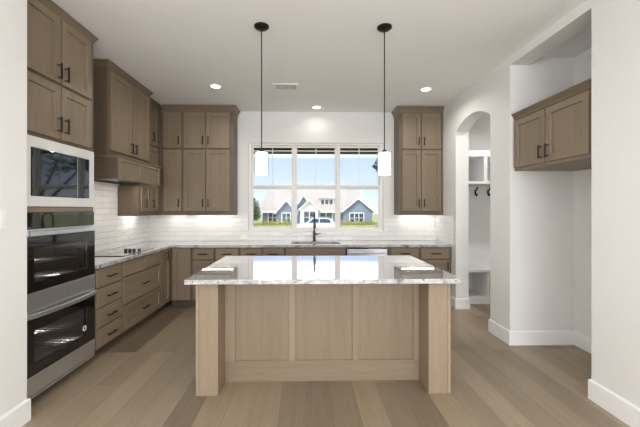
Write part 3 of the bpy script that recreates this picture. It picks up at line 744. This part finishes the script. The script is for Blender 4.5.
hs = thing('house', 'blue-grey house with broad pinkish roof across the road outside the window', 'house', (0, 54, -0.95))
EZ, RZ = 2.05, 6.0                                           # eave and ridge above the house's base
MB().box(-7.0, 9.7, 0, 9, -0.3, EZ).build('wall', SIDING, hs)
V = [(-7.7, -0.6, EZ), (10.3, -0.6, EZ), (10.3, 9.6, EZ), (-7.7, 9.6, EZ), (-6.6, 4.5, RZ), (9.2, 4.5, RZ), (-7.7,-0.6,EZ-0.2), (10.3,-0.6,EZ-0.2), (10.3,9.6,EZ-0.2), (-7.7,9.6,EZ-0.2)]
MB().add(V, [(0,1,5,4), (1,2,5), (2,3,4,5), (3,0,4), (6,7,1,0), (7,8,2,1), (8,9,3,2), (9,6,0,3), (9,8,7,6)]).build('roof', SHINGLE, hs)
MB().box(-7.7, 10.3, -0.68, -0.605, EZ-0.26, EZ+0.02).build('fascia', WHITE, hs)
def gable(x0, x1, ev, pk, yf, mat, xp=None):
    xp = (x0+x1)/2 if xp is None else xp
    wl = MB().prism([(x0,-0.3),(x1,-0.3),(x1,ev),(xp,pk),(x0,ev)], 'y', yf, 3.0).build('gable_wall', mat, hs)
    o = 0.35; sl = (pk-ev)/((x1-x0)/2)
    for s_, xe in ((-1, x0-o), (1, x1+o)):
        ze = ev - o*sl
        MB().prism([(xe, ze), (xp, pk), (xp, pk+0.22), (xe, ze+0.22)], 'y', yf-0.35, 3.4).build('gable_roof', SHINGLE, wl)
        MB().prism([(xe, ze-0.02), (xp, pk-0.02), (xp, pk+0.23), (xe, ze+0.23)], 'y', yf-0.45, yf-0.355).build('bargeboard', WHITE, wl)
    return wl
def hwin(x0, x1, z0, z1, yf, n):
    f = MB().grid([x0]+[x0+(x1-x0)*k/n+dx for k in range(1, n) for dx in (-0.05, 0.05)]+[x1], [z0, (z0+z1)/2-0.03, (z0+z1)/2+0.03, z1], lambda i, j: i % 2 == 0 and j in (0, 2), 'y', yf-0.06, yf-0.005)
    f.box(x0-0.14, x0, yf-0.08, yf-0.004, z0-0.14, z1+0.14); f.box(x1, x1+0.14, yf-0.08, yf-0.004, z0-0.14, z1+0.14)
    f.box(x0, x1, yf-0.08, yf-0.004, z1, z1+0.14); f.box(x0, x1, yf-0.08, yf-0.004, z0-0.14, z0)
    fo = f.build('window', WHITE, hs); MB().box(x0, x1, yf-0.03, yf-0.006, z0, z1).build('pane', HGLASS, fo)
gable(-4.6, -1.6, 1.9, 3.6, -1.4, SIDING); gable(5.9, 10.4, 2.1, 3.95, -1.6, SIDING)
gable(-1.35, 0.6, 3.0, 4.4, -0.9, SIDING); gable(-0.9, 1.9, 2.35, 3.65, -2.0, WHITE)
hwin(-6.0, -4.75, 0.25, 1.75, 0.0, 2); hwin(-3.7, -2.5, 0.3, 1.7, -1.4, 2); hwin(6.9, 9.0, 0.3, 1.7, -1.6, 3); hwin(2.3, 4.2, 0.4, 1.8, 0.0, 2); hwin(-0.3, 1.3, 0.2, 2.0, -2.0, 2)
dm = MB().box(2.3, 4.5, 0.9, 3.4, 2.6, 4.05).build('dormer', WHITE, hs); MB().prism([(2.05,4.06),(4.75,4.06),(4.75,4.16),(2.05,4.16)], 'y', 0.6, 3.6).build('dormer_roof', SHINGLE, dm)
for k in range(3): MB().box(2.45+0.68*k, 2.99+0.68*k, 0.86, 0.899, 3.0, 3.9).build('dormer_pane', HGLASS, dm)
for x in (-0.75, 1.75): MB().box(x-0.12, x+0.12, -2.3, -2.06, -0.3, 2.3).build('porch_column', WHITE, hs)

def leafball(mb, c, r, n, sz, rnd):
    for _ in range(n):
        while True:
            p = Vector((rnd.uniform(-1,1), rnd.uniform(-1,1), rnd.uniform(-1,1)))
            if 0.35 < p.length <= 1: break
        q = Vector((c[0]+p.x*r[0], c[1]+p.y*r[1], c[2]+p.z*r[2]))
        u = Vector((rnd.uniform(-1,1), rnd.uniform(-1,1), rnd.uniform(-1,1))).normalized(); v = u.orthogonal().normalized(); k = sz*rnd.uniform(0.6, 1.3)
        mb.add([q-u*k, q+v*k*0.5, q+u*k, q-v*k*0.5], [(0,1,2,3)])
rnd = random.Random(3)
def tree(name, label, loc, trunk_h, balls, n, sz, group=None):
    t = thing(name, label, 'tree', loc, 0, group)
    b = MB(); b.tube([(0,0,-0.1),(0.05,0,trunk_h*0.6),(0,0,trunk_h)], [0.16, 0.12, 0.07], 10)
    for c, r in balls: b.tube([(0.02,0,trunk_h*0.6), c], [0.06, 0.02], 6)
    b.build('trunk', BARK, t)
    l = MB()
    for c, r in balls: leafball(l, c, r, n, sz, rnd)
    l.build('foliage', LEAFD, t)
tree('leafy_tree', 'dark green tree left of the house across the road', (-8.6, 51, -1.0), 2.6, [((0,0,2.9),(1.5,1.4,1.5)), ((0.5,0,1.8),(1.3,1.2,1.2)), ((-0.9,0.2,2.2),(1.2,1.2,1.2))], 520, 0.26, 'trees around the house')
tree('leafy_tree', 'dark green tree right of the house across the road', (14.4, 55, -0.95), 2.2, [((0,0,2.4),(1.5,1.4,1.3)), ((-0.7,0,1.5),(1.2,1.2,1.0))], 520, 0.26, 'trees around the house')
tree('garden_tree', 'green tree just outside, its branch tip showing behind the right pendant', (3.9, 9.6, -0.95), 3.4, [((0,0,4.0),(1.0,1.0,0.8)), ((-0.9,-0.1,3.75),(0.6,0.4,0.4)), ((-1.72,-0.25,3.63),(0.3,0.25,0.2))], 240, 0.07)
k = 0
sl = ['yellow-green shrub outside below the house window', ]
names = ['first', 'second', 'third', 'fourth', 'fifth', 'sixth']
for side, xs in (('left front wall of the house', (-6.3, -5.2, -4.2, -3.2, -2.2)), ('right gable of the house', (5.6, 6.7, 7.8, 8.9, 10.0))):
    for q, x in enumerate(xs):
        m = MB(); leafball(m, (0,0,0.32), (0.48,0.42,0.36), 150, 0.13, rnd)
        o = m.build('shrub', LEAFY, loc=(x, 51.6 if x < 0 else 51.4, -1.0))
        tag(o, 'round yellow-green shrub, %s from the left along the %s' % (names[q], side), 'shrub', 'shrubs along the front of the house')

car = thing('car', 'white car parked on the road in front of the blue-grey house', 'car', (1.25, 40.6, -1.345))
L = 2.33
prof = [(-L,0.35),(-L,0.75),(-L+0.12,0.98),(-1.25,1.12),(-0.45,1.68),(0.9,1.72),(1.75,1.62),(2.15,1.1),(L,0.95),(L,0.35)]
V = []; Fs = []; n = len(prof)
for yy, sc in ((-0.93, 0), (-0.86, 1), (0.86, 1), (0.93, 0)):
    for x, z in prof:
        if sc == 0: V.append((x*0.985, yy, min(z, 1.06)) )
        else: V.append((x, yy*(0.80 if z > 1.3 else 1.0), z))
for i in range(3):
    for k in range(n): Fs.append((i*n+k, i*n+(k+1)%n, (i+1)*n+(k+1)%n, (i+1)*n+k))
Fs += [tuple(range(n)), tuple(range(3*n, 4*n))]
MB().add(V, Fs).build('body', CARW, car, smooth=True)
for pts_ in ([(-1.05,1.14),(-0.42,1.6),(0.28,1.63),(0.28,1.14)], [(0.38,1.14),(0.38,1.63),(0.95,1.64),(1.55,1.55),(1.75,1.14)]):
    y0, y1 = -0.905, -0.725
    vs = [(x, (y0 if z < 1.3 else y1)-0.012, z) for x, z in pts_] + [(x, (y0 if z < 1.3 else y1)+0.03, z) for x, z in pts_]
    q = len(pts_)
    MB().add(vs, [tuple(range(q)), tuple(range(q, 2*q))] + [(k, (k+1)%q, q+(k+1)%q, q+k) for k in range(q)]).build('side_window', CARG, car)
for x in (-1.45, 1.4):
    for yy in (-0.84, 0.84):
        wq = MB().tube([(x, yy-0.11, 0.33), (x, yy+0.11, 0.33)], 0.33, 24).build('wheel', TYRE, car)
        MB().tube([(x, yy-0.118 if yy < 0 else yy+0.111, 0.33), (x, yy-0.111 if yy < 0 else yy+0.118, 0.33)], 0.2, 20).build('hub_cap', CHROME, wq)
